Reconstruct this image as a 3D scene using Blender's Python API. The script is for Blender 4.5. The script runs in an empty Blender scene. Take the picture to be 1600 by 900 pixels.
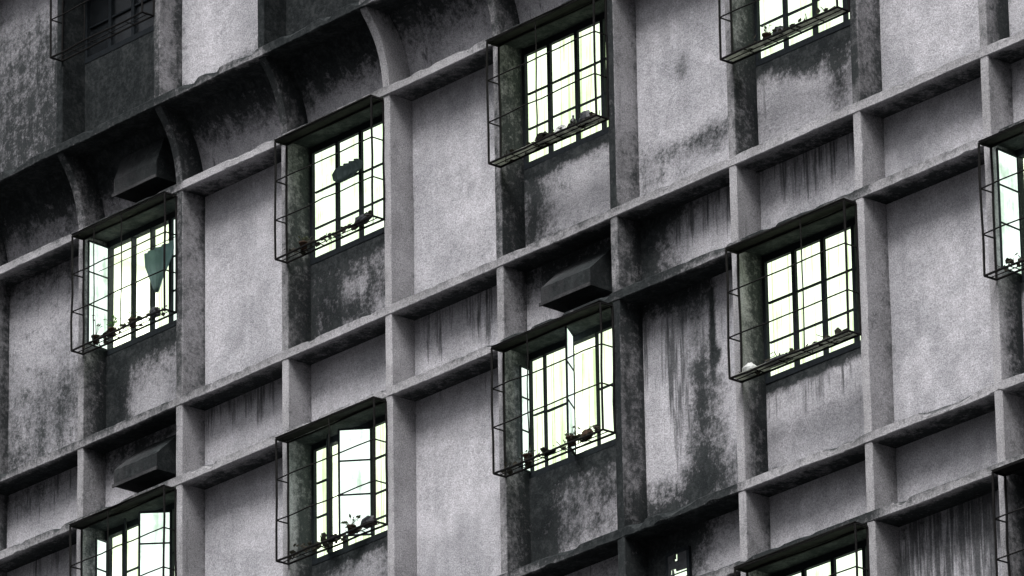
import bpy, math, random
from mathutils import Vector, Matrix, noise

sc = bpy.context.scene
col = sc.collection
R = math.radians

# ------------------------------------------------------------------ camera
cam_d = bpy.data.cameras.new("camera")
cam = bpy.data.objects.new("camera", cam_d)
col.objects.link(cam)
rt = Vector((0.6584600, 0.7524619, -0.0152187))
dn = Vector((-0.2825513, 0.2284103, -0.9316617))
fw = Vector((-0.6975638, 0.6177620, 0.3630081))
m = Matrix.Identity(4)
for i in range(3):
    m[i][0] = rt[i]; m[i][1] = -dn[i]; m[i][2] = -fw[i]
m[0][3], m[1][3], m[2][3] = 49.5885, -37.4081, -22.2179
cam.matrix_world = m
cam_d.sensor_width = 36.0
cam_d.lens = 36.0 * 11192.72 / 1600.0
cam_d.clip_start = 0.5
cam_d.clip_end = 3000
sc.camera = cam

# ------------------------------------------------------------------ world + sun
w_ = bpy.data.worlds.new("World"); sc.world = w_; w_.use_nodes = True
nt = w_.node_tree; nt.nodes.clear()
out = nt.nodes.new("ShaderNodeOutputWorld"); bg = nt.nodes.new("ShaderNodeBackground")
sky = nt.nodes.new("ShaderNodeTexSky"); sky.sky_type = 'NISHITA'; sky.sun_disc = False
SUN_EL, SUN_AZ = R(57), R(160)        # azimuth clockwise from +Y
sky.sun_elevation = SUN_EL; sky.sun_rotation = SUN_AZ
sky.air_density = 1.0; sky.dust_density = 4.0; sky.ozone_density = 1.0
hs_ = nt.nodes.new("ShaderNodeHueSaturation"); hs_.inputs['Saturation'].default_value = 0.22
nt.links.new(sky.outputs[0], hs_.inputs['Color'])
# overcast sky: brightest overhead, dull towards the horizon
tc = nt.nodes.new("ShaderNodeTexCoord"); sx = nt.nodes.new("ShaderNodeSeparateXYZ"); nt.links.new(tc.outputs['Generated'], sx.inputs[0])
mr = nt.nodes.new("ShaderNodeMapRange"); nt.links.new(sx.outputs['Z'], mr.inputs[0])
mr.inputs[1].default_value = -0.05; mr.inputs[2].default_value = 0.95; mr.inputs[3].default_value = 0.07; mr.inputs[4].default_value = 1.9
vs = nt.nodes.new("ShaderNodeVectorMath"); vs.operation = 'SCALE'
nt.links.new(hs_.outputs[0], vs.inputs[0]); nt.links.new(mr.outputs[0], vs.inputs['Scale'])
nt.links.new(vs.outputs[0], bg.inputs[0]); bg.inputs[1].default_value = 0.055
nt.links.new(bg.outputs[0], out.inputs[0])
sd = bpy.data.lights.new("sun", 'SUN'); sd.energy = 1.5; sd.angle = R(26); sd.color = (1.0, 0.99, 0.985)
sun = bpy.data.objects.new("sun", sd); col.objects.link(sun)
sdir = Vector((math.sin(SUN_AZ) * math.cos(SUN_EL), math.cos(SUN_AZ) * math.cos(SUN_EL), math.sin(SUN_EL)))
sun.rotation_euler = sdir.to_track_quat('Z', 'Y').to_euler()
sc.view_settings.view_transform = 'Standard'; sc.view_settings.look = 'None'
sc.view_settings.exposure = 1.14; sc.view_settings.gamma = 1.0
sc.render.resolution_x = 1024; sc.render.resolution_y = 576

# ------------------------------------------------------------------ constants of the facade (metres)
W = 1.4497
DX = [0.0, 0.014, -0.0062, 0.0268, -0.0239, -0.0151, -0.0144, -0.0082, 0.01, 0.017]
D = 0.264            # recess depth
E = 0.269            # overhang of the upper floors
FW = 0.088           # pilaster width
LT = 0.09            # ledge thickness
LV = {'S-1': 5.64, 'H-1': 4.876, 'S0': 2.82, 'H0': 2.056, 'S1': 0.0, 'H1': -0.748, 'S2': -2.834, 'H2': -3.494, 'S3': -5.654, 'H3': -6.4, 'S4': -8.47}
GROUND = -23.8
def fx(k):            # right edge of pilaster k
    return W * k + (DX[k] if 0 <= k <= 9 else 0.0)
def yf(z):            # front plane of the pilasters at height z
    if z <= LV['H0']: return 0.0
    if z >= LV['S0']: return -E
    t = (z - LV['H0']) / (LV['S0'] - LV['H0'])
    return -E * (0.12 * t + 0.88 * t ** 2.6)

WIN = {('U', 1), ('U', 3), ('U', 5), ('B0', 1), ('B0', 3), ('B0', 5), ('B0', 7), ('B0', 9), ('B1', 1), ('B1', 3), ('B1', 5), ('B1', 7), ('B1', 9), ('B2', 5), ('B2', 7), ('B2', 9), ('B2', 3)}
ZN = {'U': ('S0', 'H-1'), 'B0': ('S1', 'H0'), 'B1': ('S2', 'H1'), 'B2': ('S3', 'H2')}
HEAD = {'H-1': 'U', 'H0': 'B0', 'H1': 'B1', 'H2': 'B2'}
# ------------------------------------------------------------------ materials
def mat(name):
    mm = bpy.data.materials.new(name); mm.use_nodes = True
    n = mm.node_tree.nodes; n.clear()
    o = n.new("ShaderNodeOutputMaterial")
    return mm, mm.node_tree, o
class NT:
    def __init__(s, t): s.t = t
    def n(s, typ, **kw):
        x = s.t.nodes.new(typ)
        for k, v in kw.items(): setattr(x, k, v)
        return x
    def link(s, a, b): s.t.links.new(a, b)
    def math(s, op, a, b=None, clamp=False):
        x = s.n("ShaderNodeMath", operation=op); x.use_clamp = clamp
        for i, v in enumerate((a, b)):
            if v is None: continue
            if isinstance(v, (int, float)): x.inputs[i].default_value = v
            else: s.link(v, x.inputs[i])
        return x.outputs[0]
    def noise(s, vec, scale, detail=4, rough=0.6):
        x = s.n("ShaderNodeTexNoise"); x.inputs['Scale'].default_value = scale
        x.inputs['Detail'].default_value = detail; x.inputs['Roughness'].default_value = rough
        s.link(vec, x.inputs['Vector']); return x.outputs['Fac']
    def mapr(s, v, a, b, c=0.0, d=1.0, smooth=True):
        x = s.n("ShaderNodeMapRange"); x.interpolation_type = 'SMOOTHSTEP' if smooth else 'LINEAR'
        s.link(v, x.inputs[0]); x.inputs[1].default_value = a; x.inputs[2].default_value = b
        x.inputs[3].default_value = c; x.inputs[4].default_value = d; return x.outputs[0]
    def scaled(s, vec, sc3, off=(0, 0, 0)):
        x = s.n("ShaderNodeMapping"); x.inputs['Scale'].default_value = sc3; x.inputs['Location'].default_value = off
        s.link(vec, x.inputs['Vector']); return x.outputs[0]
    def mix(s, f, a, b):
        x = s.n("ShaderNodeMix", data_type='RGBA')
        if isinstance(f, (int, float)): x.inputs[0].default_value = f
        else: s.link(f, x.inputs[0])
        for i, v in ((6, a), (7, b)):
            if isinstance(v, tuple): x.inputs[i].default_value = v
            else: s.link(v, x.inputs[i])
        return x.outputs[2]

def concrete_mat(name, c_lo, c_hi, mold_shade=(0.012, 0.015, 0.016, 1)):
    mm, t, o = mat(name); N = NT(t)
    pos = N.n("ShaderNodeNewGeometry").outputs['Position']
    st = N.n("ShaderNodeAttribute", attribute_name='stain_shade').outputs['Fac']
    dr = N.n("ShaderNodeAttribute", attribute_name='drip').outputs['Fac']
    big = N.noise(pos, 1.7, 5, 0.6)
    mid = N.noise(pos, 7.0, 6, 0.72)
    fin = N.noise(pos, 26.0, 5, 0.75)
    grain = N.noise(pos, 85.0, 2, 0.9)
    strk = N.noise(N.scaled(pos, (7.5, 7.5, 0.8)), 1.0, 5, 0.62)
    strk2 = N.noise(N.scaled(pos, (38, 38, 1.6), (3, 1, 7)), 1.0, 3, 0.6)
    base = N.mix(N.mapr(big, 0.3, 0.7), c_lo, c_hi)
    # weather marks of low contrast
    k = N.math('ADD', N.math('MULTIPLY', N.math('SUBTRACT', mid, 0.5), 0.75), 1.0)
    k = N.math('MULTIPLY', k, N.math('ADD', N.math('MULTIPLY', N.math('SUBTRACT', strk, 0.5), 0.55), 1.0))
    k = N.math('MULTIPLY', k, N.math('ADD', N.math('MULTIPLY', N.math('SUBTRACT', fin, 0.5), 0.45), 1.0))
    k = N.math('MULTIPLY', k, N.math('ADD', N.math('MULTIPLY', N.math('SUBTRACT', grain, 0.5), 2.2), 1.0))
    vm = N.n("ShaderNodeVectorMath", operation='SCALE'); N.link(base, vm.inputs[0]); N.link(k, vm.inputs['Scale'])
    # mould blotches, and the shade painted in through the same mask
    mz = N.math('ADD', N.math('MULTIPLY', N.math('SUBTRACT', mid, 0.5), 1.5), N.math('MULTIPLY', N.math('SUBTRACT', fin, 0.5), 1.3))
    mz = N.math('ADD', mz, N.math('MULTIPLY', N.math('SUBTRACT', strk, 0.5), 0.7))
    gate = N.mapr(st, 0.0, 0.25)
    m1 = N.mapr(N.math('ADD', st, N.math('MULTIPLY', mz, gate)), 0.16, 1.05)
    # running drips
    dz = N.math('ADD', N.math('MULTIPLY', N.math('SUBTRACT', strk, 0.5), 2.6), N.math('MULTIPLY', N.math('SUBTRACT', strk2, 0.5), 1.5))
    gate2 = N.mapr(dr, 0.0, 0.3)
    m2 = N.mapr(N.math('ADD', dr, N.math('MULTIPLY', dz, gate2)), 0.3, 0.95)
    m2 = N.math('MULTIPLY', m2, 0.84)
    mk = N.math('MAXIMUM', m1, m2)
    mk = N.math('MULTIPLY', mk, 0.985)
    mo = N.mix(N.mapr(N.math('ADD', N.math('MULTIPLY', fin, .45), N.math('MULTIPLY', mid, .55)), 0.42, 0.66), mold_shade, (0.045, 0.05, 0.051, 1))
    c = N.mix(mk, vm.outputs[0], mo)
    b = N.n("ShaderNodeBsdfPrincipled"); b.inputs['Roughness'].default_value = 0.92
    b.inputs['Specular IOR Level'].default_value = 0.04
    N.link(c, b.inputs['Base Color'])
    bp = N.n("ShaderNodeBump"); bp.inputs['Strength'].default_value = 0.55; bp.inputs['Distance'].default_value = 0.012
    N.link(N.math('ADD', N.math('MULTIPLY', fin, 1.0), N.math('MULTIPLY', grain, 0.5)), bp.inputs['Height'])
    N.link(bp.outputs[0], b.inputs['Normal']); N.link(b.outputs[0], o.inputs[0])
    return mm

def simple_mat(name, c, rough=0.6, metal=0.0, vary=0.4, scale=30, bump=0.2, trans=0.0):
    mm, t, o = mat(name); N = NT(t)
    pos = N.n("ShaderNodeNewGeometry").outputs['Position']
    f = N.noise(pos, scale, 5, 0.7)
    lo = tuple(x * (1 - vary) for x in c) + (1,); hi = tuple(min(1, x * (1 + vary)) for x in c) + (1,)
    b = N.n("ShaderNodeBsdfPrincipled")
    N.link(N.mix(N.mapr(f, 0.3, 0.7), lo, hi), b.inputs['Base Color'])
    b.inputs['Specular IOR Level'].default_value = 0.15 if rough > 0.7 else 0.4
    b.inputs['Roughness'].default_value = rough; b.inputs['Metallic'].default_value = metal
    if bump:
        bp = N.n("ShaderNodeBump"); bp.inputs['Strength'].default_value = bump; bp.inputs['Distance'].default_value = 0.005
        N.link(f, bp.inputs['Height']); N.link(bp.outputs[0], b.inputs['Normal'])
    if trans:
        tr = N.n("ShaderNodeBsdfTranslucent"); tr.inputs[0].default_value = hi
        ms = N.n("ShaderNodeMixShader"); ms.inputs[0].default_value = trans
        N.link(b.outputs[0], ms.inputs[1]); N.link(tr.outputs[0], ms.inputs[2]); N.link(ms.outputs[0], o.inputs[0])
    else:
        N.link(b.outputs[0], o.inputs[0])
    return mm

def glow_mat(name, a, b_, strength, fold=34.0, foldamt=0.5):
    """frosted glass or thin curtain whose room light is put in as emission"""
    mm, t, o = mat(name); N = NT(t)
    pos = N.n("ShaderNodeNewGeometry").outputs['Position']
    f1 = N.noise(N.scaled(pos, (fold, fold, 0.7)), 1.0, 3, 0.55)
    f2 = N.noise(pos, 3.2, 4, 0.6)
    f3 = N.noise(pos, 28, 3, 0.6)
    v = N.math('ADD', N.math('MULTIPLY', f1, foldamt), N.math('MULTIPLY', f2, 1.0 - foldamt))
    v = N.mapr(v, 0.37, 0.52)
    c = N.mix(v, a, b_)
    e = N.n("ShaderNodeEmission"); N.link(c, e.inputs[0])
    N.link(N.math('MULTIPLY', N.math('ADD', 0.8, N.math('MULTIPLY', f3, 0.4)), strength), e.inputs[1])
    N.link(e.outputs[0], o.inputs[0]); return mm

M_WALL = concrete_mat('weathered_render', (0.33, 0.328, 0.35, 1), (0.50, 0.49, 0.52, 1))
M_FIN = concrete_mat('weathered_concrete', (0.28, 0.276, 0.285, 1), (0.42, 0.412, 0.43, 1))
M_IRON = simple_mat('rusty_iron', (0.007, 0.0065, 0.0065), 0.85, 0.0, 0.6, 60)
M_SHEET = simple_mat('grimy_sheet', (0.008, 0.008, 0.007), 0.9, 0.0, 0.6, 14)
M_TRAY = simple_mat('translucent_tray', (0.30, 0.31, 0.28), 0.6, 0.0, 0.5, 20, 0.1, trans=0.5)
M_FRAME = simple_mat('dark_window_frame', (0.009, 0.012, 0.015), 0.8, 0.0, 0.4, 40)
M_GLOW = glow_mat('lit_frosted_glass', (0.50, 0.66, 0.38, 1), (0.84, 1.0, 0.76, 1), 0.76)
M_GLOWC = glow_mat('lit_curtain', (0.46, 0.60, 0.32, 1), (0.86, 1.0, 0.74, 1), 0.8, 46, 0.8)
M_GLOWW = glow_mat('glowing_white_glass', (0.44, 0.58, 0.46, 1), (0.84, 1.0, 0.90, 1), 0.68, 20, 0.4)
M_DARKG = simple_mat('unlit_glass', (0.012, 0.014, 0.016), 0.25, 0.0, 0.4, 8, 0.0)
M_ROOM = simple_mat('room_plaster', (0.80, 0.82, 0.76), 0.9, 0.0, 0.08, 5)
M_LITTER = simple_mat('dead_leaves', (0.028, 0.026, 0.02), 0.9, 0, 0.6, 20, 0.2, trans=0.15)
M_HOOD = simple_mat('blackened_hood_metal', (0.035, 0.037, 0.038), 0.85, 0.0, 0.6, 16, 0.5)
M_POT = simple_mat('brown_clay', (0.045, 0.027, 0.018), 0.8)
M_LEAF = simple_mat('leaf_green', (0.05, 0.13, 0.025), 0.6, 0, 0.5, 30, 0.1, trans=0.35)
M_DRY = simple_mat('dry_leaf', (0.05, 0.055, 0.03), 0.7, 0, 0.5, 30, 0.1, trans=0.2)
M_BAG = simple_mat('white_plastic', (0.62, 0.63, 0.62), 0.5, 0, 0.2, 30, 0.3, trans=0.3)
M_DKPL = simple_mat('dark_plastic', (0.02, 0.022, 0.026), 0.5)
M_TEAL = simple_mat('teal_cloth', (0.16, 0.205, 0.21), 0.9, 0, 0.7, 6, 0.2, trans=0.75)
M_NAVY = simple_mat('grey_cloth', (0.10, 0.12, 0.13), 0.9, 0, 0.6, 12, 0.2, trans=0.6)
M_ASPH = simple_mat('asphalt', (0.05, 0.05, 0.052), 0.95, 0, 0.3, 2)
M_PAVE = simple_mat('paving', (0.16, 0.16, 0.155), 0.9, 0, 0.25, 3)

# ------------------------------------------------------------------ helpers
def tag(o, label=None, cat=None, group=None, kind=None):
    if label: o['label'] = label
    if cat: o['category'] = cat
    if group: o['group'] = group
    if kind: o['kind'] = kind
    return o
def empty(name, loc):
    o = bpy.data.objects.new(name, None); o.empty_display_size = 0.1
    o.location = loc; col.objects.link(o); return o
class MB:
    def __init__(s, org=(0, 0, 0)):
        s.v = []; s.f = []; s.st = []; s.dr = []; s.o = Vector(org); s.mi = []
    def vert(s, p, st=0.0, dr=0.0):
        s.v.append(Vector(p) - s.o); s.st.append(st); s.dr.append(dr); return len(s.v) - 1
    def face(s, *i, mi=0): s.f.append(i); s.mi.append(mi)
    def box(s, a, b, jit=0.0, st=0.0, dr=0.0):
        n = len(s.v)
        for z in (a[2], b[2]):
            for (x, y) in ((a[0], a[1]), (b[0], a[1]), (b[0], b[1]), (a[0], b[1])):
                s.vert((x + random.uniform(-jit, jit), y + random.uniform(-jit, jit), z + random.uniform(-jit, jit)), st, dr)
        for q in ((0, 3, 2, 1), (4, 5, 6, 7), (0, 1, 5, 4), (1, 2, 6, 5), (2, 3, 7, 6), (3, 0, 4, 7)):
            s.face(*[n + i for i in q])
    def bar(s, p, q, r, sides=6, wob=0.0, seg=1):
        p = Vector(p); q = Vector(q); d = (q - p).normalized()
        a = d.orthogonal().normalized(); b = d.cross(a); rings = []
        for i in range(seg + 1):
            c = p.lerp(q, i / seg)
            if 0 < i < seg and wob: c = c + a * random.uniform(-wob, wob) + b * random.uniform(-wob, wob)
            rings.append([s.vert(c + (a * math.cos(t) + b * math.sin(t)) * r) for t in [2 * math.pi * j / sides for j in range(sides)]])
        for i in range(seg):
            for j in range(sides):
                k = (j + 1) % sides
                s.face(rings[i][j], rings[i][k], rings[i + 1][k], rings[i + 1][j])
        s.face(*rings[0][::-1]); s.face(*rings[-1])
    def build(s, name, material, parent=None, smooth=False):
        me = bpy.data.meshes.new(name)
        me.from_pydata([tuple(p) for p in s.v], [], s.f)
        for mt in (material if isinstance(material, (list, tuple)) else [material]): me.materials.append(mt)
        a = me.attributes.new('stain_shade', 'FLOAT', 'POINT'); a.data.foreach_set('value', s.st)
        a = me.attributes.new('drip', 'FLOAT', 'POINT'); a.data.foreach_set('value', s.dr)
        if isinstance(material, (list, tuple)): me.polygons.foreach_set('material_index', s.mi)
        if smooth: me.polygons.foreach_set('use_smooth', [True] * len(me.polygons))
        me.update()
        o = bpy.data.objects.new(name, me); col.objects.link(o)
        if parent is not None: o.parent = parent
        else: o.location = s.o
        return o

# ------------------------------------------------------------------ the setting
g = MB(); S_ = 900
g.face(g.vert((-S_, -S_, GROUND)), g.vert((S_, -S_, GROUND)), g.vert((S_, S_, GROUND)), g.vert((-S_, S_, GROUND)))
tag(g.build('ground', M_ASPH), kind='structure')
g = MB(); g.box((-30, -5.0, GROUND + 0.004), (48, 12, GROUND + 0.13))
tag(g.build('pavement', M_PAVE), kind='structure')

# ------------------------------------------------------------------ the building
BLD = empty('apartment_building', (0, 0, 0))
tag(BLD, 'weathered grey concrete apartment block with a grid of ledges and pilasters', 'building')
random.seed(4)

def gsum(lst, s, t):
    v = 0.0
    for (cs, ct, rs, rt_, a) in lst:
        v += a * math.exp(-((s - cs) / rs) ** 2 - ((t - ct) / rt_) ** 2)
    return v

# maps of stains plus some painted shade: per zone and bay: base blotch, blotch gaussians (s, t, rs, rt, amount), drip at top, drip gaussians
ST = {}
def P(zone, bay, base=0.0, blobs=(), drip=0.0, dl=0.4, dblobs=()): ST[(zone, bay)] = (base, blobs, drip, dl, dblobs)
# zones: 'B0' blank/window band H0-S1, 'B1' H1-S2, 'B2' H2-S3, 'U' outer band above S0, 'A0' S0-H0, 'A1' S1-H1, 'A2' S2-H2
P('U', 0, 0.82, [(0.75, 1.0, 0.9, 0.25, -0.75), (0.8, 0.2, 0.4, 0.3, 0.15)], 0.0)
P('U', 1, 1.35, [(0.35, 0.25, 0.3, 0.3, -0.12)])
P('U', 2, 0.02, [(0.75, 0.08, 0.5, 0.10, 0.45), (0.9, 0.35, 0.35, 0.35, 0.28), (0.02, 0.3, 0.10, 0.6, 0.3)])
P('U', 3, 1.45); P('U', 4, 0.25, [(0.6, 0.1, 0.5, 0.2, 0.3)]); P('U', 5, 0.8)
for b, a in ((-1, .5), (0, .5), (1, .62), (2, .5), (3, .62), (4, .42), (5, .4)):
    P('A0', b, 0.32 if b < 2 else 0.08, [(0.5, 1.05, 1.5, 0.55, a * 2.4)], 0.45 * a, 0.7, [(0.2, 0.3, 0.12, 0.4, 0.25)])  # wide top gaussian paints the overhang's shadow along with the stain
P('A1', -1, .3, [], .4); 
P('A1', 0, 0.12, [(0.3, 0.9, 0.9, 0.35, 0.5)], 0.55, 0.55)
P('A1', 1, 0.2, [(0.4, 0.9, 0.6, 0.3, 0.7)], 0.35, 0.5)
P('A1', 2, 0.0, [(0.35, 0.95, 0.8, 0.16, 0.6)], 0.62, 0.5)
P('A1', 3, 0.0, [(0.1, 0.1, 0.5, 0.1, 0.35)], 0.22, 0.4)
P('A1', 4, 0.0, [(0.3, 0.9, 0.5, 0.15, 0.2)], 0.52, 0.7)
P('A1', 5, 0.35, [(0.5, 0.9, 0.8, 0.3, 0.75)], 0.45, 0.9)
P('A1', 6, 0.1, [(0.05, 0.5, 0.3, 0.9, 1.0), (0.5, 0.98, 0.8, 0.2, 0.55), (0.2, 0.0, 0.4, 0.2, 0.5)], 0.66, 0.6)
P('A1', 7, 0.0, [(0.3, 0.98, 0.6, 0.12, 0.5)], 0.62, 0.6)
P('A1', 8, 0.0, [], 0.15, 0.3); P('A1', 9, 0.0, [(0.2, 0.9, 0.3, 0.2, 0.4)], 0.2); P('A1', 10)
P('A2', 5, 0.45, [(0.4, 0.2, 0.3, 0.3, -0.2)], 0.3)
P('A2', 6, 0.0, [(0.1, 0.65, 0.45, 0.8, 1.3), (0.6, 1.0, 0.6, 0.3, 0.45)], 0.3, 0.4)
P('A2', 7, 0.0, [(0.1, 0.1, 0.2, 0.3, 0.35)], 0.1); P('A2', 8, 0.0, [(0.4, 0.95, 0.7, 0.2, 0.25)], 0.12); P('A2', 9, 0.0, [], 0.15)
for b in (2, 3, 4): P('A2', b, .2, [], .4)
P('B0', -1, .5)
P('B0', 0, 0.34, [(0.6, 0.32, 0.7, 0.2, 0.42), (0.1, 0.1, 0.4, 0.12, 0.4), (0.9, 0.1, 0.2, 0.1, 0.3), (0.3, 1.0, 0.8, 0.1, 0.45)], 0.3, 0.5)
P('B0', 2, 0.0, [(0.5, 0.02, 0.7, 0.03, 0.4), (0.08, 0.1, 0.08, 0.3, 0.2)], 0.1, 0.2)
P('B0', 4, 0.02, [(0.55, 0.2, 0.5, 0.15, 0.28), (0.8, 0.66, 0.12, 0.07, 0.38), (0.25, 0.55, 0.05, 0.2, 0.2), (0.55, 0.47, 0.05, 0.04, 0.4), (0.75, 0.02, 0.5, 0.04, 0.5)], 0.16, 0.2, [(0.8, 0.4, 0.04, 0.25, 0.4)])
P('B0', 6, 0.0, [(0.42, 0.6, 0.09, 0.05, 0.6), (0.40, 0.55, 0.05, 0.05, 0.4), (0.55, 0.24, 0.45, 0.07, 0.75), (0.35, 0.13, 0.3, 0.06, 0.36), (0.1, 0.1, 0.12, 0.3, 0.35), (0.8, 0.2, 0.2, 0.08, 0.3)], 0.12, 0.2, [(0.12, 0.3, 0.08, 0.35, 0.45)])
P('B0', 8, 0.0, [(0.15, 0.04, 0.3, 0.04, 0.5), (0.05, 0.5, 0.08, 0.6, 0.3)], 0.1, 0.2)
P('B0', 1, 0.6, [(0.10, 0.5, 0.16, 0.9, 0.7), (0.5, 0.35, 0.22, 0.25, -0.42), (0.6, 1.0, 0.6, 0.25, 0.5), (0.9, 0.4, 0.12, 0.4, -0.1)], 0.3, 0.5)
P('B0', 3, 0.78, [(0.45, 0.55, 0.16, 0.12, -0.35), (0.75, 0.25, 0.12, 0.15, -0.4), (0.35, 0.15, 0.15, 0.08, -0.3), (0.93, 0.6, 0.1, 0.5, -0.6), (0.2, 0.5, 0.3, 1, 0.2), (0.7, 0.3, 0.3, 0.2, 0.15)], 0.2, 0.5)
P('B0', 5, 0.34, [(0.1, 0.5, 0.16, 0.9, 0.6), (0.6, 0.55, 0.3, 0.25, -0.15), (0.5, 0.0, 0.6, 0.12, 0.25), (0.5, 1, 0.6, 0.12, 0.4)], 0.2, 0.4)
P('B0', 7, 0.26, [(0.45, 0.88, 0.3, 0.2, 0.95), (0.72, 0.5, 0.12, 0.4, 0.45), (0.9, 0.9, 0.2, 0.3, 0.3), (0.4, 0.1, 0.25, 0.1, 0.4), (0.3, 0.45, 0.12, 0.2, -0.2)], 0.35, 0.7)
P('B1', 0, .2, [], .4)
P('B1', 2, 0.0, [(0.3, 1, 0.8, 0.08, 0.2)], 0.08)
P('B1', 4, 0.0, [(0.35, 0.93, 0.4, 0.06, 0.2)], 0.22, 0.3)  # top blob is a painted shadow below the ledge
P('B1', 6, 0.1, [(0.5, 0.50, 0.15, 0.42, 0.8), (0.70, 0.42, 0.10, 0.25, 0.3), (0.5, 0.12, 0.7, 0.14, 0.7), (0.1, 0.04, 0.3, 0.12, 0.5), (0.62, 0.78, 0.015, 0.16, 1.3), (0.64, 0.66, 0.03, 0.03, 1.0), (0.25, 1.0, 0.45, 0.12, 1.0), (0.95, 0.4, 0.09, 0.6, -0.5)], 0.42, 0.5, [(0.30, 0.5, 0.12, 0.5, 0.5), (0.5, 0.4, 0.14, 0.5, 0.3)])
P('B1', 8, 0.0, [(0.2, 0.02, 0.3, 0.03, 0.45), (0.06, 0.35, 0.06, 0.5, 0.25)], 0.08)
P('B1', 1, .5, [], .3)
P('B1', 3, 0.5, [(0.15, 0.6, 0.2, 0.7, 0.35), (0.6, 0.4, 0.15, 0.5, -0.2)], 0.3)
P('B1', 5, 0.68, [(0.1, 0.5, 0.18, 0.9, 0.5), (0.55, 0.12, 0.25, 0.1, -0.35), (0.85, 0.35, 0.12, 0.15, -0.25), (0.5, 1, 0.6, 0.15, 0.4), (0.7, 0.7, 0.2, 0.2, 0.2)], 0.2)
P('B1', 7, 0.02, [(0.3, 1.0, 0.5, 0.12, 0.7), (0.08, 0.08, 0.1, 0.12, 0.6), (0.08, 0.5, 0.06, 0.6, 0.2)], 0.35, 0.5)
P('B1', 9, 0.1, [(0.1, 0.5, 0.2, 0.9, 0.3)], 0.3)
P('B2', 8, 0.0, [(0.2, 0.97, 0.5, 0.05, 0.7)], 0.85, 0.6)
P('B2', 6, .3, [], .5); P('B2', 10, .1)

def panel(zone, bay, z0, z1, yfun):
    x0, x1 = fx(bay), fx(bay + 1) - FW
    base, blobs, drip, dl, db = ST.get((zone, bay), (0.15, (), 0.3, 0.4, ()))
    nx = 26; nz = max(8, int((z1 - z0) / 0.05)); mb = MB(); rows = []
    sh = random.uniform(0.02, 0.05)
    for j in range(nz + 1):
        t = j / nz; z = z0 + (z1 - z0) * t; row = []
        for i in range(nx + 1):
            s = i / nx
            e = min(s, 1 - s)
            st = base + gsum(blobs, s, t) + 0.28 * math.exp(-(t * (z1 - z0) / 0.05)) + 0.22 * math.exp(-(e / 0.03)) * (0.5 + 0.5 * t)  # side edge term paints corner shade together with grime
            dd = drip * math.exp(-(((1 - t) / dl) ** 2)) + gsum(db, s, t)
            if (zone, bay) in WIN: st += 0.9 * math.exp(-(((1 - t) * (z1 - z0) / 0.09) ** 2))  # dark band below the window: stain and painted shadow
            dy = 0.006 * noise.noise(Vector((x0 + s, z * 1.5, 3.1 * bay)))
            row.append(mb.vert((x0 - 0.015 + (x1 - x0 + 0.03) * s, yfun(z) + D + dy, z), max(0, st), max(0, dd)))
        rows.append(row)
    for j in range(nz):
        for i in range(nx):
            mb.face(rows[j][i], rows[j][i + 1], rows[j + 1][i + 1], rows[j + 1][i])
    return mb.build('wall_panel', M_WALL, BLD, smooth=True)

def lerp_table(tab, z):
    if z <= tab[0][0]: return tab[0][1]
    for (a, va), (b, vb) in zip(tab, tab[1:]):
        if z <= b: return va + (vb - va) * (z - a) / (b - a)
    return tab[-1][1]
# pilaster stain along height: (z, amount)
FS = {1: [(-4, .3), (-.1, .3), (0, .6), (1.0, .6), (1.9, .5), (2.1, .5), (2.8, .8), (2.9, 1.2), (5, 1.3)],
      2: [(-.8, .12), (0, .35), (.6, .4), (2, .4), (2.1, .8), (2.8, .95), (2.9, .5), (5, .3)],
      3: [(-4, .1), (0, .15), (.05, .6), (1.9, .45), (2.1, .65), (2.8, .95), (3, 1.2), (5, 1.3)],
      4: [(-4, .05), (2.0, .08), (2.3, .1), (2.6, .2), (2.9, .7), (5, .7)],
      5: [(-4, .9), (-.8, .5), (-.7, .35), (0, .35), (.05, .85), (1.0, .75), (2.0, .6), (2.1, .6), (5, .6)],
      6: [(-3.6, .8), (-2.8, .9), (-2.2, .55), (-1.2, .5), (-.8, 1.0), (-.7, .7), (0, .6), (.1, .3), (1, .22), (2.1, .2), (5, .5)],
      7: [(-5.7, .3), (-3.5, .45), (-2.9, .15), (-2.5, .2), (-.8, .1), (0, .15), (.05, .6), (1.0, .5), (2, .4), (5, .4)],
      8: [(-5.7, .1), (-.8, .12), (0, .15), (.03, .6), (.4, .45), (2, .4)],
      9: [(-5.7, .3), (-3.5, .2), (-2.9, .1), (-.8, .12), (0, .2), (.05, .5), (2, .4)],
      0: [(-5, .3), (2, .5), (3, .8)]}
FR = {2: [(-3, .1), (-.9, .1), (-.7, .3), (0, .5), (.3, .85), (1.9, .9), (2.1, .85), (2.8, 1.0), (5, .3)],
      6: [(-3.6, .7), (-2.8, 1.2), (-2.2, 1.2), (-.8, 1.2), (-.6, .7), (0, .6), (.1, 1.1), (5, 1.1)],
      8: [(-5.7, .1), (-3.5, .08), (-.8, .1), (-.1, .15), (.05, .6), (.3, 1.0), (3, 1.0)]}
LEFT = {6: 0.0, 8: -0.2, 5: -.1}
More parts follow.
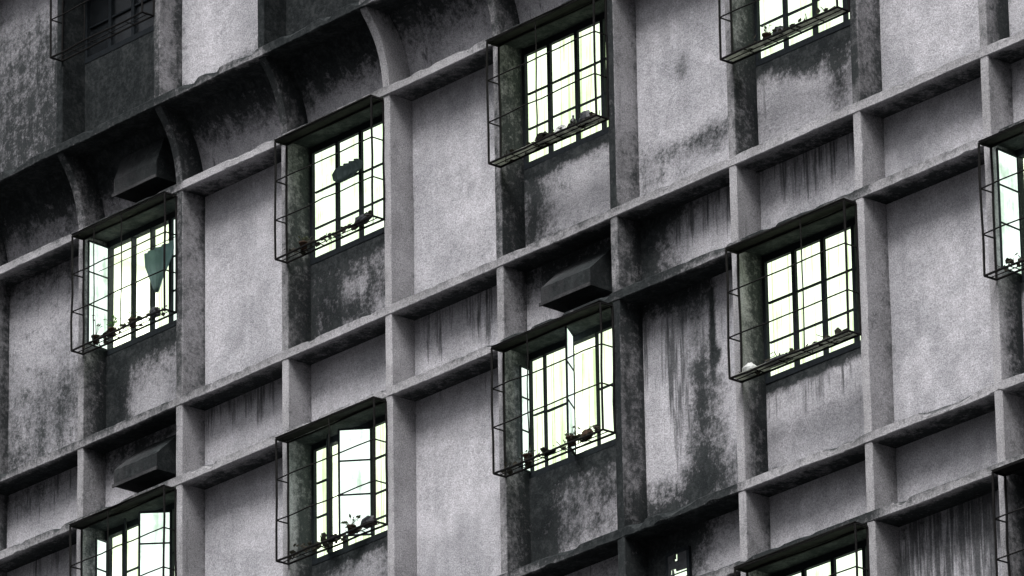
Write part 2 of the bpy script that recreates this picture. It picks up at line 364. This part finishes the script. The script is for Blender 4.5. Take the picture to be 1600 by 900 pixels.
def pilaster(k):
    xr = fx(k); xl = xr - FW; mb = MB(); rings = []
    fine = -1 <= k <= 10
    z = GROUND + 0.13; zs = []
    while z < 8.4:
        zs.append(z); z += 0.06 if (fine and -6.6 < z < 5.2) else 0.6
    zs.append(8.4)
    for z in zs:
        y0 = yf(z); yb = y0 + D + 0.02
        f = (FS[k] if k in FS else [(0, .25)])
        a = lerp_table(f, z) + (0.10 + 0.25 * max(0, noise.noise(Vector((k * 5.1, 2, z * 0.9)))) if k != 4 else 0.05)
        c = 0.008
        jx = 0.004 * noise.noise(Vector((k * 3.3, 0, z * 2.2))) if fine else 0
        jy = 0.004 * noise.noise(Vector((k * 3.3, 5, z * 4.2))) if fine else 0
        ch = max(0.0, noise.noise(Vector((k * 7.7, 9, z * 6.0))) - 0.35) * 0.03 if fine else 0
        side = a; front = a * (0.7 if z < 2.1 else 1.0) + 0.04
        if k in (2, 6, 8):
            front = lerp_table(FR[k], z)
        rs = side
        for zn, bb in WIN:
            if bb == k and LV[ZN[zn][0]] < z < LV[ZN[zn][1]]: rs = max(side, 0.85)  # reveal beside a window painted darker to hold down the pane glow
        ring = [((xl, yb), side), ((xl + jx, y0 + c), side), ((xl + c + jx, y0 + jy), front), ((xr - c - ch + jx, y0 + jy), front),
                ((xr + jx, y0 + c + ch), side), ((xr, y0 + D * 0.5), rs), ((xr, yb), rs + 0.28)]  # darker towards the inner corner
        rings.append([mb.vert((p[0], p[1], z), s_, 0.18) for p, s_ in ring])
    n = 7
    for a, b in zip(rings, rings[1:]):
        for i in range(n):
            j = (i + 1) % n
            mb.face(a[i], a[j], b[j], b[i])
    mb.face(*rings[-1]); mb.face(*rings[0][::-1])
    return mb.build('pilaster', M_FIN, BLD)

# ledge stain along x in bays: (bay coordinate, amount)
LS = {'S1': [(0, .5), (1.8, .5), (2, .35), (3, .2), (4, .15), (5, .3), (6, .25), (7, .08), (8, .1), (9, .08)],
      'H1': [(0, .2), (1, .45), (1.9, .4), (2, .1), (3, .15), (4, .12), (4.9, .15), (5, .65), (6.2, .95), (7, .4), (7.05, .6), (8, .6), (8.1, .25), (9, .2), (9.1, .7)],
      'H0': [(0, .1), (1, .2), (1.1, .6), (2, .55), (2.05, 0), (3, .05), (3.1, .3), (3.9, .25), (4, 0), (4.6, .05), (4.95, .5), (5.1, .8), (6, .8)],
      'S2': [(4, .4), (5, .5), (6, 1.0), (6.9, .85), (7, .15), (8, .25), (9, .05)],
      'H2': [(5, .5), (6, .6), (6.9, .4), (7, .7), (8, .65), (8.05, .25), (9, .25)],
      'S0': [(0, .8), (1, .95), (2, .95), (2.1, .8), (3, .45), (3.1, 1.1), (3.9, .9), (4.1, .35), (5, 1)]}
def ledge(key, z0, fine=True):
    y0 = yf(z0 + LT) - 0.007; mb = MB(); rings = []
    if key == 'S0': y0 = -E - 0.008
    yb = (yf(z0) + D + 0.03) if key != 'S0' else D - E + 0.03 + 0.0
    x = W * -6; xs = []
    while x < W * 18:
        xs.append(x); x += 0.045 if (fine and -W < x < 10.3 * W) else 0.7
    rough = 1.6 if key in ('S0', 'S2', 'H1', 'H2') else 0.8
    for x in xs:
        b = x / W
        a = lerp_table(LS[key], b) if key in LS else 0.3
        sd_ = z0 * 5.1
        n1 = noise.noise(Vector((x * 1.3, sd_, 0))); n2 = noise.noise(Vector((x * 7.0, sd_, 4)))
        n3 = noise.noise(Vector((x * 5.0, sd_, 9))); n4 = noise.noise(Vector((x * 22.0, sd_, 2)))
        chip = max(0.0, n3 - 0.12) * 0.08 * rough + max(0, n4 - .2) * .012; chip2 = max(0.0, n2 - 0.35) * 0.03 * rough
        jz = 0.010 * n1 + 0.004 * n2; jy = 0.004 * n4 * rough + 0.004 * n2; c = 0.008
        top = z0 + LT + 0.006 * n4 + 0.004 * n2
        a += 0.06 + 0.35 * max(0.0, noise.noise(Vector((x * 0.8, sd_, 21))))
        soffit_shade = 0.75 if (key in HEAD and (HEAD[key], int(math.floor(b + .05))) in WIN) else 0.15  # soffit shade painted into the colour, deeper above windows
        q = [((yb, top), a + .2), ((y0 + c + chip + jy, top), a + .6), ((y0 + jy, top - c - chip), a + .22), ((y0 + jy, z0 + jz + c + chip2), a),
             ((y0 + c + chip2, z0 + jz), a + .1), ((y0 + 0.10, z0 + 0.001), a + .45 + soffit_shade), ((yb, z0 + 0.003), a + .65 + soffit_shade)]
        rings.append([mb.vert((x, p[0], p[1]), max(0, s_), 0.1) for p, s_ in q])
    n = 7
    for a, b in zip(rings, rings[1:]):
        for i in range(n):
            j = (i + 1) % n
            mb.face(a[i], b[i], b[j], a[j])
    mb.face(*rings[0]); mb.face(*rings[-1][::-1])
    return mb.build('ledge', M_FIN, BLD)

for k in range(-6, 19): pilaster(k)
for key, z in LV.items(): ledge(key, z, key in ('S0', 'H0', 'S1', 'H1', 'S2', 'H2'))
zz = LV['S4']
while zz - 2.82 > GROUND + 1:
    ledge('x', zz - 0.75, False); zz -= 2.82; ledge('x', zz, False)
# back walls outside what the photograph covers
def flatwall(x0, x1, z0, z1, y):
    mb = MB(); mb.box((x0, y, z0), (x1, y + 0.2, z1), st=0.2, dr=0.3); mb.build('wall', M_WALL, BLD)
XA, XB = W * -6, W * 18 - 0.1
flatwall(XA, XB, GROUND + .13, LV['H3'], D + 0.012)
flatwall(XA, XB, LV['H-1'] + 0.05, 8.4, D - E + 0.012)
flatwall(XA, fx(-1) - 0.05, LV['H3'] + 0.002, LV['H0'], D + 0.012)
flatwall(fx(11) - 0.05, XB, LV['H3'] + 0.002, LV['H0'], D + 0.012)
flatwall(XA, fx(-1) - 0.05, LV['H0'] + 0.002, LV['H-1'] + 0.045, D - E * .5)
flatwall(fx(11) - 0.05, XB, LV['H0'] + 0.002, LV['H-1'] + 0.045, D - E * .5)
core = MB()
core.box((XA + .05, D + 3.2, GROUND + .13), (XB - .05, D + 13, 8.35))
core.box((XA + .05, D + .215, GROUND + .13), (XA + .25, D + 3.19, 8.35)); core.box((XB - .25, D + .215, GROUND + .13), (XB - .05, D + 3.19, 8.35))
core.build('rear_block', M_WALL, BLD)
roof = MB(); roof.box((XA - .1, -E - .1, 8.402), (XB + .1, D + 13.1, 8.6)); roof.build('roof', M_FIN, BLD)

WTOP, WBOT = 0.055, 1.06      # glass top / bottom below the head ledge
for bay in range(-1, 11):
    panel('A0', bay, LV['H0'] + LT * .5, LV['S0'] + .02, yf)
    panel('A1', bay, LV['H1'] + LT * .5, LV['S1'] + .02, yf)
    panel('A2', bay, LV['H2'] + LT * .5, LV['S2'] + .02, yf)
    for z in ('U', 'B0', 'B1', 'B2'):
        lo, hi = LV[ZN[z][0]], LV[ZN[z][1]]
        fn = (lambda q: -E) if z == 'U' else yf
        panel(z, bay, lo + LT * .5, (hi - WBOT - 0.05) if (z, bay) in WIN else hi + .02, fn)
for bay in range(-1, 11): panel('A3', bay, LV['H3'] - .1, LV['S3'] + .02, yf)

# ------------------------------------------------------------------ windows
def quad(mb, a, b, c, d, mi=0): mb.face(mb.vert(a), mb.vert(b), mb.vert(c), mb.vert(d), mi=mi)
def room(x0, x1, y0, z0, z1, energy):
    """shell of the lit room behind an open window and its tube lamp"""
    mb = MB(); a, b = x0 - 0.5, x1 + 0.6; y1 = y0 + 2.4; zc, zf = z1 + 0.18, z0 - 0.9
    quad(mb, (a, y1, zf), (b, y1, zf), (b, y1, zc), (a, y1, zc))
    quad(mb, (a, y0, zf), (a, y1, zf), (a, y1, zc), (a, y0, zc))
    quad(mb, (b, y0, zf), (b, y0, zc), (b, y1, zc), (b, y1, zf))
    quad(mb, (a, y0, zc), (a, y1, zc), (b, y1, zc), (b, y0, zc))
    quad(mb, (a, y0, zf), (b, y0, zf), (b, y1, zf), (a, y1, zf))
    # front wall round the opening
    quad(mb, (a, y0, zf), (a, y0, zc), (x0, y0, zc), (x0, y0, zf)); quad(mb, (x1, y0, zf), (x1, y0, zc), (b, y0, zc), (b, y0, zf))
    quad(mb, (x0, y0, z1), (x0, y0, zc), (x1, y0, zc), (x1, y0, z1)); quad(mb, (x0, y0, zf), (x0, y0, z0), (x1, y0, z0), (x1, y0, zf))
    mb.build('room_interior', M_ROOM, BLD)
    L = bpy.data.lights.new('room_lamp', 'AREA'); L.shape = 'RECTANGLE'; L.size = 1.0; L.size_y = 0.9; L.energy = energy
    L.color = (0.93, 1.0, 0.84)
    o = bpy.data.objects.new('room_lamp', L); o.location = ((x0 + x1) / 2, y0 + 0.9, zc - 0.04); col.objects.link(o); o.parent = BLD

def window(zone, bay, glow, mull, trans=(0.36, 0.7), dark=False, opened=(), gaps=(), energy=46, curtain=None, thin=()):
    """mull: mullion positions as metres from the left reveal; gaps: indexes of pane columns left open; opened: (x0, x1, hinge, angle)"""
    hi = LV[ZN[zone][1]]; y = D + (-E if zone == 'U' else 0) + 0.03
    x0, x1 = fx(bay), fx(bay + 1) - FW
    zt, zb = hi - WTOP, hi - WBOT
    f = MB(); t = 0.05
    f.box((x0 - .01, y - .035, zb - .052), (x1 + .01, y + .03, zb)); f.box((x0 - .01, y - .03, zt), (x1 + .01, y + .03, hi + .02))
    f.box((x0 - .01, y - .033, zb + .001), (x0 + .03, y + .028, zt - .001)); f.box((x1 - .012, y - .033, zb + .001), (x1 + .01, y + .028, zt - .001))
    win = f.build('window', M_FRAME, BLD)
    edges = [0.028] + list(mull) + [x1 - x0 - 0.012]
    for m_ in mull:
        mu = MB(); hw = .020 if m_ not in thin else .009
        mu.box((x0 + m_ - hw, y - .028, zb + .002), (x0 + m_ + hw, y + .022, zt - .002), 0.002); mu.build('mullion', M_FRAME, win)
    for i in range(len(edges) - 1):
        if i in gaps: continue
        a, b = x0 + edges[i], x0 + edges[i + 1]
        p = MB()
        quad(p, (a + .003, y, zb + .003), (b - .003, y, zb + .003), (b - .003, y, zt - .003), (a + .003, y, zt - .003))
        p.build('pane', glow, win)
        for q in trans:
            tr = MB()
            z = zt + (zb - zt) * q + random.uniform(-.008, .008)
            tr.box((a + .02, y - .02, z - .008), (b - .02, y - .003, z + .008), 0.002)
            tr.build('glazing_bar', M_FRAME, win)
    for (a, b, hinge, ang, z0_, z1_) in opened:      # a sash swung outwards
        a += x0; b += x0; wd = b - a
        hx, sg = (a, 1) if hinge == 'l' else (b, -1)
        dx, dy = math.cos(R(ang)) * sg, -math.sin(R(ang))
        c = Vector((hx, y - .03, 0)); d = Vector((dx, dy, 0)); za = zb + (zt - zb) * z0_; zb_ = zb + (zt - zb) * z1_
        s = MB(); rr = 0.010
        for p_, q_ in (((0, za), (wd, za)), ((wd, za), (wd, zb_)), ((wd, zb_), (0, zb_)), ((0, zb_), (0, za)), ((0, (za * .62 + zb_ * .38)), (wd, (za * .62 + zb_ * .38))), ((0, (za * .3 + zb_ * .7)), (wd, (za * .3 + zb_ * .7)))):
            s.bar(c + d * p_[0] + Vector((0, 0, p_[1])), c + d * q_[0] + Vector((0, 0, q_[1])), rr, 4)
        s.build('sash', M_FRAME, win)
        p = MB(); A, B_ = c + d * .01, c + d * (wd - .01)
        quad(p, (A.x, A.y, za + .01), (B_.x, B_.y, za + .01), (B_.x, B_.y, zb_ - .01), (A.x, A.y, zb_ - .01)); p.build('sash_pane', M_GLOWW, win)  # open pane emits, standing for the room light it catches
    if curtain:
        for (a, b, yo, c_) in curtain:
            cm = MB(); n = 40; prev = None
            for i in range(n + 1):
                s = i / n; x = x0 + a + (b - a) * s
                yy = y + yo + 0.022 * math.sin(s * (b - a) * 46 + bay) + 0.01 * math.sin(s * 23)
                cur = (cm.vert((x, yy, zb - .1)), cm.vert((x, yy, zt - .01)))
                if prev: cm.face(prev[0], cur[0], cur[1], prev[1])
                prev = cur
            cm.build('curtain', c_, win, smooth=True)
    if gaps: room(x0 + .0, x1, y + .031, zb, zt, energy)
    return win

random.seed(11)
# fixed, fully lit
window('B0', 3, M_GLOW, (0.36, 0.68, 1.02), (0.38, 0.72))
window('B0', 5, M_GLOWC, (0.33, 0.68, 1.01), (0.36, 0.68))
window('B0', 7, M_GLOW, (0.35, 0.70, 1.06), (0.36, 0.7))
window('B1', 7, M_GLOWC, (0.36, 0.70, 1.06), (0.36, 0.7))
window('B2', 7, M_GLOW, (0.36, 0.70, 1.06), (0.36, 0.7))
# open ones
window('B0', 1, M_GLOWW, (0.36, 0.64, 0.92), (0.36, 0.7), thin=(0.36, .64), gaps=(0, 1, 2), opened=[(0.02, 0.27, 'l', 84, 0.0, 1.0)], curtain=[(0.30, 0.95, 0.30, M_GLOWC)], energy=46)
window('B1', 3, M_GLOWC, (0.21, 0.42, 0.80, 1.08), (0.3, 0.62, 0.86), thin=(0.21, 0.42, .80), gaps=(1, 2), opened=[(0.21, 0.50, 'l', 38, 0.02, .99), (0.52, 0.80, 'r', 42, 0.02, .99)], curtain=[(0.2, 0.85, 0.2, M_GLOWC)])
window('B1', 5, M_GLOWC, (0.20, 0.50, 0.86, 1.12), (0.5,), thin=(0.20, 0.86, 1.12), gaps=(2,), opened=[(0.02, 0.14, 'l', 80, 0.0, 0.92), (0.58, 0.84, 'l', 55, 0.0, 1.06)], curtain=[(0.45, 1.1, 0.2, M_GLOWC)])
window('B1', 1, M_GLOWC, (0.26, 0.62, 0.94), (0.4,), gaps=(0, 2), opened=[(0.02, 0.16, 'l', 80, 0.0, .95), (0.30, 0.60, 'l', 40, 0.0, .99), (0.66, 0.94, 'r', 45, 0.0, .99)], curtain=[(0.0, 0.4, 0.25, M_GLOWW), (0.5, 1.2, 0.2, M_GLOWC)])
window('B1', 9, M_GLOWW, (0.30, 0.64, 1.0), (0.3, 0.7), gaps=(0,), opened=[(0.02, 0.27, 'l', 84, 0.0, 1.0)], curtain=[(0.05, 0.4, 0.15, M_GLOWC)])
# unlit
for z, b in (('U', 1), ('U', 3), ('U', 5), ('B0', 9), ('B2', 9), ('B2', 5), ('B2', 3)):
    window(z, b, M_DARKG, (0.36, 0.7, 1.05), (0.36, 0.7))

# ------------------------------------------------------------------ window cages
CG = 'iron bar cages bolted over the windows'
def cage(zone, bay, label, tray=False, cover=True, verts=(), wob=0.006, litter=1.0):
    hi = LV[ZN[zone][1]]; yw = -E if zone == 'U' else 0.0
    x0, x1 = fx(bay) + 0.002, fx(bay + 1) - FW + 0.012
    zt, zb = hi - 0.035, hi - 1.155
    yA, yB = yw - 0.14, yw - 0.008
    root = empty('window_cage', (x0, yw, zb)); tag(root, label, 'window cage', CG); o = (x0, yw, zb)
    def mb(): return MB(o)
    r = 0.010
    fr = mb()
    for z in (zt, zb):
        fr.bar((x0, yA, z), (x1, yA, z), r, 6, wob, 6); fr.bar((x0, yB, z), (x1, yB, z), r, 6, wob, 4)
        fr.bar((x0, yA, z), (x0, yB, z), r); fr.bar((x1, yA, z), (x1, yB, z), r)
    for x in (x0, x1):
        for y in (yA, yB): fr.bar((x, y, zb), (x, y, zt), r, 6, wob, 4)
    fr.build('frame', M_IRON, root)
    gr = mb(); rb = 0.0068
    zs = [zb + (zt - zb) * q for q in (0.34 + random.uniform(-.03, .03), 0.67 + random.uniform(-.03, .03))]
    for z in zs:
        gr.bar((x0, yA, z), (x1, yA, z + random.uniform(-.006, .006)), rb, 5, wob, 6)
        for x in (x0, x1): gr.bar((x, yA, z), (x, yB, z), rb, 5)
    for v in verts: gr.bar((x0 + v, yA, zb), (x0 + v + random.uniform(-.005, .005), yA, zt), rb * .9, 5, wob, 5)
    gr.build('grille', M_IRON, root)
    bt = mb()
    for i in range(1, 5):
        x = x0 + (x1 - x0) * i / 5; bt.bar((x, yA, zb), (x, yB, zb), rb * .7, 5)
    bt.bar((x0, yA + .065, zb), (x1, yA + .065, zb), rb * .7, 5)
    bt.build('floor_grid', M_IRON, root)
    if tray:
        t_ = mb(); t_.box((x0 + .01, yA + .01, zb + .010), (x1 - .02, yB - .004, zb + .016), 0.002); t_.build('tray', M_TRAY, root)
    if cover:
        t_ = mb(); t_.box((x0 - .005, yA - .012, zt + .010), (x1 + .004, yB + .003, zt + .016), 0.003)
        t_.build('cover_sheet', M_SHEET, root)
    if litter:
        lt = mb(); L_ = x1 - x0
        for _ in range(int(70 * litter)):
            q = random.random() ** (0.7 if zone != 'B1' else 1.0); x = x0 + .05 + (L_ - .1) * q
            hgt = 0.03 + 0.075 * max(0.0, noise.noise(Vector((x * 4.0, bay * 3.0, zb))) + .35)
            c = Vector((x, random.uniform(yA + .02, yB - .015), zb + .012 + random.random() * hgt)); s_ = random.uniform(.012, .038)
            a = Vector([random.uniform(-1, 1) for _ in range(3)]).normalized(); b = a.orthogonal().normalized()
            if random.random() < .25: lt.bar(c - a * s_ * 1.6, c + a * s_ * 1.6, .0035, 4)
            else:
                n_ = a.cross(b); lt.face(*[lt.vert(c + (a * math.cos(t) + b * math.sin(t)) * s_ * random.uniform(.5, 1.1) + n_ * random.uniform(-.3, .3) * s_) for t in (0, 1.1, 2.3, 3.5, 4.9)])
        tag(lt.build('litter', M_LITTER, root), kind='stuff')
    br = mb()
    for x in (x0 + .03, x1 - .03): br.bar((x, yA + .01, zt), (x, yB, zt + .03), rb)
    br.build('bracket', M_IRON, root)
    return root
random.seed(21)
cage('U', 1, 'soot black bar cage over the unlit window at the top left', verts=(.5,), litter=0)
cage('U', 3, 'black bar cage at the very top edge, right of the bright upper wall panel', litter=0)
cage('B0', 1, 'rusty bar cage at the left with teal cloth and green plant behind it', tray=False, verts=(.32, .72))
cage('B0', 3, 'bar cage over the lit window between the two curved brackets and the blank wall', verts=())
cage('B0', 5, 'bar cage with pale tray at its foot, upper middle, window with clutter on its sill', tray=True, verts=(.62,))
cage('B0', 7, 'bar cage cut off by the top edge, right of the upper middle', tray=True, verts=())
cage('B1', 1, 'bar cage in the bottom left corner below the black vent hood', verts=(.55,))
cage('B1', 3, 'bar cage at the bottom over the lit window with two swung sashes and yellow curtain', verts=(.72,))
cage('B1', 5, 'bar cage in the lower middle right under the large black vent hood', verts=(.45,))
cage('B1', 7, 'large bar cage right of the mould streaked wall, crumpled white bag in its corner', tray=True, verts=(.88,))
cage('B1', 9, 'bar cage cut off by the right edge at mid height, lit window behind', verts=(.5,))
cage('B2', 7, 'bar cage at the bottom edge, right of the small lit vent hole', verts=())
cage('B2', 9, 'bar cage in the bottom right corner over an unlit window', verts=(.45,))

# ------------------------------------------------------------------ vent hoods in the spandrels
def hood(key, bay, label):
    z0 = LV[key] + 0.235; x1 = fx(bay + 1) - FW - 0.02; x0 = x1 - 0.85; x1 = x0 + 0.62
    yw = (lambda z: yf(z) + D)
    root = empty('vent_hood', (x0, 0.0, z0)); tag(root, label, 'vent hood', 'vent hoods under the slab ledges'); o = (x0, 0.0, z0)
    front = yf(z0) + 0.0
    prof = [(yw(z0) + .01, z0), (front - .01, z0), (front - .012, z0 + .155), (yw(z0 + .42) - .02, z0 + .40), (yw(z0 + .42) + .01, z0 + .42)]
    b = MB(o); n = 12; rings = []
    for i in range(n + 1):
        x = x0 + (x1 - x0) * i / n
        rings.append([b.vert((x, p[0] + 0.004 * random.uniform(-1, 1), p[1] + 0.004 * random.uniform(-1, 1)), 0.45 + .5 * i / n, .4) for p in prof])
    for r0, r1 in zip(rings, rings[1:]):
        for i in range(5):
            j = (i + 1) % 5; b.face(r0[i], r1[i], r1[j], r0[j])
    b.face(*rings[0]); b.face(*rings[-1][::-1])
    b.build('shell', M_HOODC, root)
    l_ = MB(o)
    l_.box((x0 - .012, front - .026, z0 - .008), (x1 + .008, front - .013, z0 + .022), 0.001); l_.build('lip', M_HOODC, root)
    return root
M_HOODC = concrete_mat('hood_concrete', (0.03, 0.03, 0.032, 1), (0.075, 0.075, 0.078, 1))
hood('H0', 1, 'black vent hood under the overhang, upper left, above the teal cloth window')
hood('H1', 1, 'black vent hood at lower left, above the bottom left window')
hood('H1', 5, 'large black vent hood in the middle, above the lit window right of centre')

# small lit vent hole with a fan in the spandrel of bay 6
def vent_hole():
    xa = fx(6) + 0.27; xb = xa + 0.22; zb = LV['H2'] + 0.25; zt = zb + 0.22; y = D - 0.012
    f = MB()
    for a, b in (((xa - .03, y - .02, zb - .03), (xb + .03, y + .01, zb)), ((xa - .03, y - .02, zt), (xb + .03, y + .01, zt + .03)),
                 ((xa - .03, y - .019, zb + .001), (xa, y + .009, zt - .001)), ((xb, y - .019, zb + .001), (xb + .03, y + .009, zt - .001))):
        f.box(a, b, .001)
    win = f.build('vent_opening', M_FRAME, BLD); win['label'] = 'small lit vent opening with broken slats'
    p = MB(); quad(p, (xa, y, zb), (xb, y, zb), (xb, y, zt), (xa, y, zt)); p.build('vent_pane', M_GLOW, win)
    for k, (a, b, c, d) in enumerate(((0, 1, .42, .72), (.5, 1, .70, 1.0), (0, .34, .70, 1.0), (.42, 1, .30, .5), (0, .12, 0, .5), (.2, .3, 0, .4), (0, 1, .17, .22), (.3, .42, .8, 1))):
        q = MB(); w = xb - xa; h = zt - zb
        q.box((xa + w * a, y - .016 - .0015 * k, zb + h * c), (xa + w * b, y - .004 - .0015 * k, zb + h * d), .004); q.build('slat', M_DKPL, win)
vent_hole()

# ------------------------------------------------------------------ things in and on the cages
random.seed(5)
def spot(zone, bay, dx, back=0.06):
    hi = LV[ZN[zone][1]]; return (fx(bay) + dx, -0.125 + back, hi - 1.155 + 0.012)
def lathe(mb, c, prof, n=12):
    rings = [[mb.vert((c[0] + r * math.cos(2 * math.pi * j / n), c[1] + r * math.sin(2 * math.pi * j / n), c[2] + z)) for j in range(n)] for r, z in prof]
    for a, b in zip(rings, rings[1:]):
        for j in range(n):
            k = (j + 1) % n; mb.face(a[j], a[k], b[k], b[j])
    mb.face(*rings[0][::-1]); mb.face(*rings[-1])
def leaves(mb, c, n, rad, h, size):
    for _ in range(n):
        a = random.uniform(0, 6.28); r = rad * random.random() ** .6; z = random.uniform(0, h)
        p = Vector((c[0] + r * math.cos(a), c[1] + r * .5 * math.sin(a), c[2] + z))
        d = Vector((math.cos(a), math.sin(a) * .6, random.uniform(-.6, .9))).normalized(); s = size * random.uniform(.6, 1.3)
        side = d.cross(Vector((random.uniform(-1, 1), random.uniform(-1, 1), 1))).normalized() * s * .32
        mb.face(mb.vert(p), mb.vert(p + d * s * .5 + side), mb.vert(p + d * s), mb.vert(p + d * s * .5 - side))
        mb.bar((c[0], c[1], c[2]), p, 0.0018, 3)
def potted(pos, label, n=16, h=.16, rad=.07, lm=None, r=.038):
    root = empty('potted_plant', pos); tag(root, label, 'potted plant', 'potted plants in the window cages')
    p = MB(pos); lathe(p, pos, [(r * .72, 0), (r * .95, .06), (r * 1.12, .062), (r * 1.12, .075), (r * .9, .075)]); p.build('pot', M_POT, root, True)
    l_ = MB(pos); leaves(l_, (pos[0], pos[1], pos[2] + .075), n, rad, h, .04); l_.build('foliage', lm or M_LEAF, root)
def bag(pos, label, s=(.07, .035, .06), mt=None, name='plastic_bag', cat='bag'):
    b = MB(pos); n, k = 12, 7; rings = []
    sd_ = random.random() * 50
    for i in range(k + 1):
        ph = -math.pi / 2 + math.pi * i / k
        ring = []
        for j in range(n):
            th = 2 * math.pi * j / n
            d = Vector((math.cos(ph) * math.cos(th), math.cos(ph) * math.sin(th), math.sin(ph)))
            q = 1 + .45 * noise.noise(d * 2.3 + Vector((sd_, 0, 0)))
            ring.append(b.vert((pos[0] + d.x * s[0] * q, pos[1] + d.y * s[1] * q, pos[2] + s[2] * .9 + d.z * s[2] * q)))
        rings.append(ring)
    for a, c in zip(rings, rings[1:]):
        for j in range(n):
            m_ = (j + 1) % n; b.face(a[j], a[m_], c[m_], c[j])
    o = b.build(name, mt or M_BAG); tag(o, label, cat, 'bags and bundles kept in the cages'); return o
def bottle(pos, label, h=.16, r=.028, mt=None):
    root = empty('bottle', pos); tag(root, label, 'bottle', 'bottles kept in the cages')
    b = MB(pos); lathe(b, pos, [(r, 0), (r, h * .6), (r * .35, h * .8), (r * .35, h * .92)]); b.build('body', mt or M_DKPL, root, True)
    c = MB(pos); lathe(c, (pos[0], pos[1], pos[2] + h * .921), [(r * .42, 0), (r * .42, h * .08)]); c.build('cap', M_BAG, root)
# upper middle cage
bag(spot('B0', 5, .62), 'grey crumpled bag, leftmost in the pale trayed upper middle cage', (.08, .04, .05), M_SHEET)
bag(spot('B0', 5, .84), 'pale bag in the middle of the clutter in the upper middle cage', (.07, .035, .045), M_BAG)
bottle(spot('B0', 5, 1.0), 'dark bottle right of the pale bag in the upper middle cage', .13)
bag(spot('B0', 5, 1.16), 'dark bundle at the right end of the upper middle cage', (.08, .04, .06), M_DKPL)
# left cage
potted(spot('B0', 1, .50), 'bright green plant at the foot of the teal cloth window', 22, .10, .09)
potted(spot('B0', 1, .80), 'withered plant right of the bright green one, teal cloth window', 14, .10, .09, M_DRY)
potted(spot('B0', 1, .26), 'tall dry dark leaf plant at the left of the teal cloth window', 6, .26, .05, M_DRY)
bag(spot('B0', 1, 1.12), 'dark bundle at right foot of the teal cloth window', (.07, .035, .05), M_DKPL)
# second cage
potted(spot('B0', 3, .30), 'small dry plant at left foot of the window between curved brackets', 14, .07, .07, M_DRY)
bag(spot('B0', 3, 1.12), 'dark bundle at right foot of the window between curved brackets', (.11, .04, .045), M_DKPL)
# big right cage
bag(spot('B1', 7, .16), 'crumpled white bag in left corner of the large right cage', (.075, .035, .045), M_BAG)
bag(spot('B1', 7, .50), 'dark flat bundle beside the white bag in the large right cage', (.16, .045, .025), M_DKPL)
# top right cage
bag(spot('B0', 7, .62), 'dark lump on the sill of the topmost right window', (.07, .035, .05), M_DKPL)
potted(spot('B0', 7, .48), 'scraggy plant beside the dark lump, topmost right window', 9, .08, .05, M_DRY)
# lower middle cage
potted(spot('B1', 5, .35), 'thin dry plant at left of cage under the large hood', 12, .05, .07, M_DRY)
potted(spot('B1', 5, .90), 'plant in brown pot in cage under the large hood', 18, .08, .07, M_DRY, .045)
bag(spot('B1', 5, 1.10), 'brown bundle beside the brown pot, cage under the large hood', (.06, .035, .045), M_POT)
bag(spot('B1', 5, .62), 'grey low bundle in the middle of cage under the large hood', (.08, .035, .02), M_SHEET)
# bottom centre cage
bag(spot('B1', 3, .68), 'grey bundle in the bottom cage with two swung sashes', (.07, .035, .03), M_SHEET)
potted(spot('B1', 3, .92), 'withered plant in the bottom cage with two swung sashes', 16, .07, .08, M_DRY)
bag(spot('B1', 3, 1.14), 'dark bundle at right end of the bottom cage with two swung sashes', (.1, .04, .05), M_DKPL)
bottle(spot('B2', 7, .35), 'dark bottle in the cage at the bottom edge', .12)

# laundry: teal cloth hung in the left window
def cloth(pos, outline, name, label, mt, cat='cloth'):
    """outline: rows (z, x0, x1) from top to bottom, metres from pos"""
    b = MB(pos); n = 16; rows = []
    for (z, a, c) in outline:
        rows.append([b.vert((pos[0] + a + (c - a) * i / n, pos[1] + 0.014 * math.sin(i * 1.6 + z * 3), pos[2] + z)) for i in range(n + 1)])
    for r0, r1 in zip(rows, rows[1:]):
        for i in range(n): b.face(r0[i], r0[i + 1], r1[i + 1], r1[i])
    o = b.build(name, mt, smooth=True); tag(o, label, cat, None)
    sm = o.modifiers.new('thick', 'SOLIDIFY'); sm.thickness = 0.003
    return o
hi = LV['H0']
cloth((fx(1) + .56, D - .12, hi - .33), [(-.02, .14, .56), (-.10, .15, .57), (-.16, .16, .55), (-.24, .20, .50), (-.32, .24, .44), (-.40, .28, .38), (-.45, .31, .34)], 'hanging_cloth', 'teal cloth hanging to a point inside the left lit window', M_TEAL)
ln = MB((fx(1), D - .12, hi - .32)); ln.bar((fx(1) + .02, D - .12, hi - .32), (fx(2) - FW - .01, D - .12, hi - .325), .004, 5, .002, 6)
tag(ln.build('clothes_line', M_IRON), 'thin line across the left lit window that carries the teal cloth', 'clothes line')
cloth((fx(3) + .42, D - .10, hi - .36), [(0, .05, .34), (-.05, 0, .42), (-.11, .02, .40), (-.15, .08, .28)], 'folded_cloth', 'small dark cloth in the upper half of the window left of centre', M_NAVY)
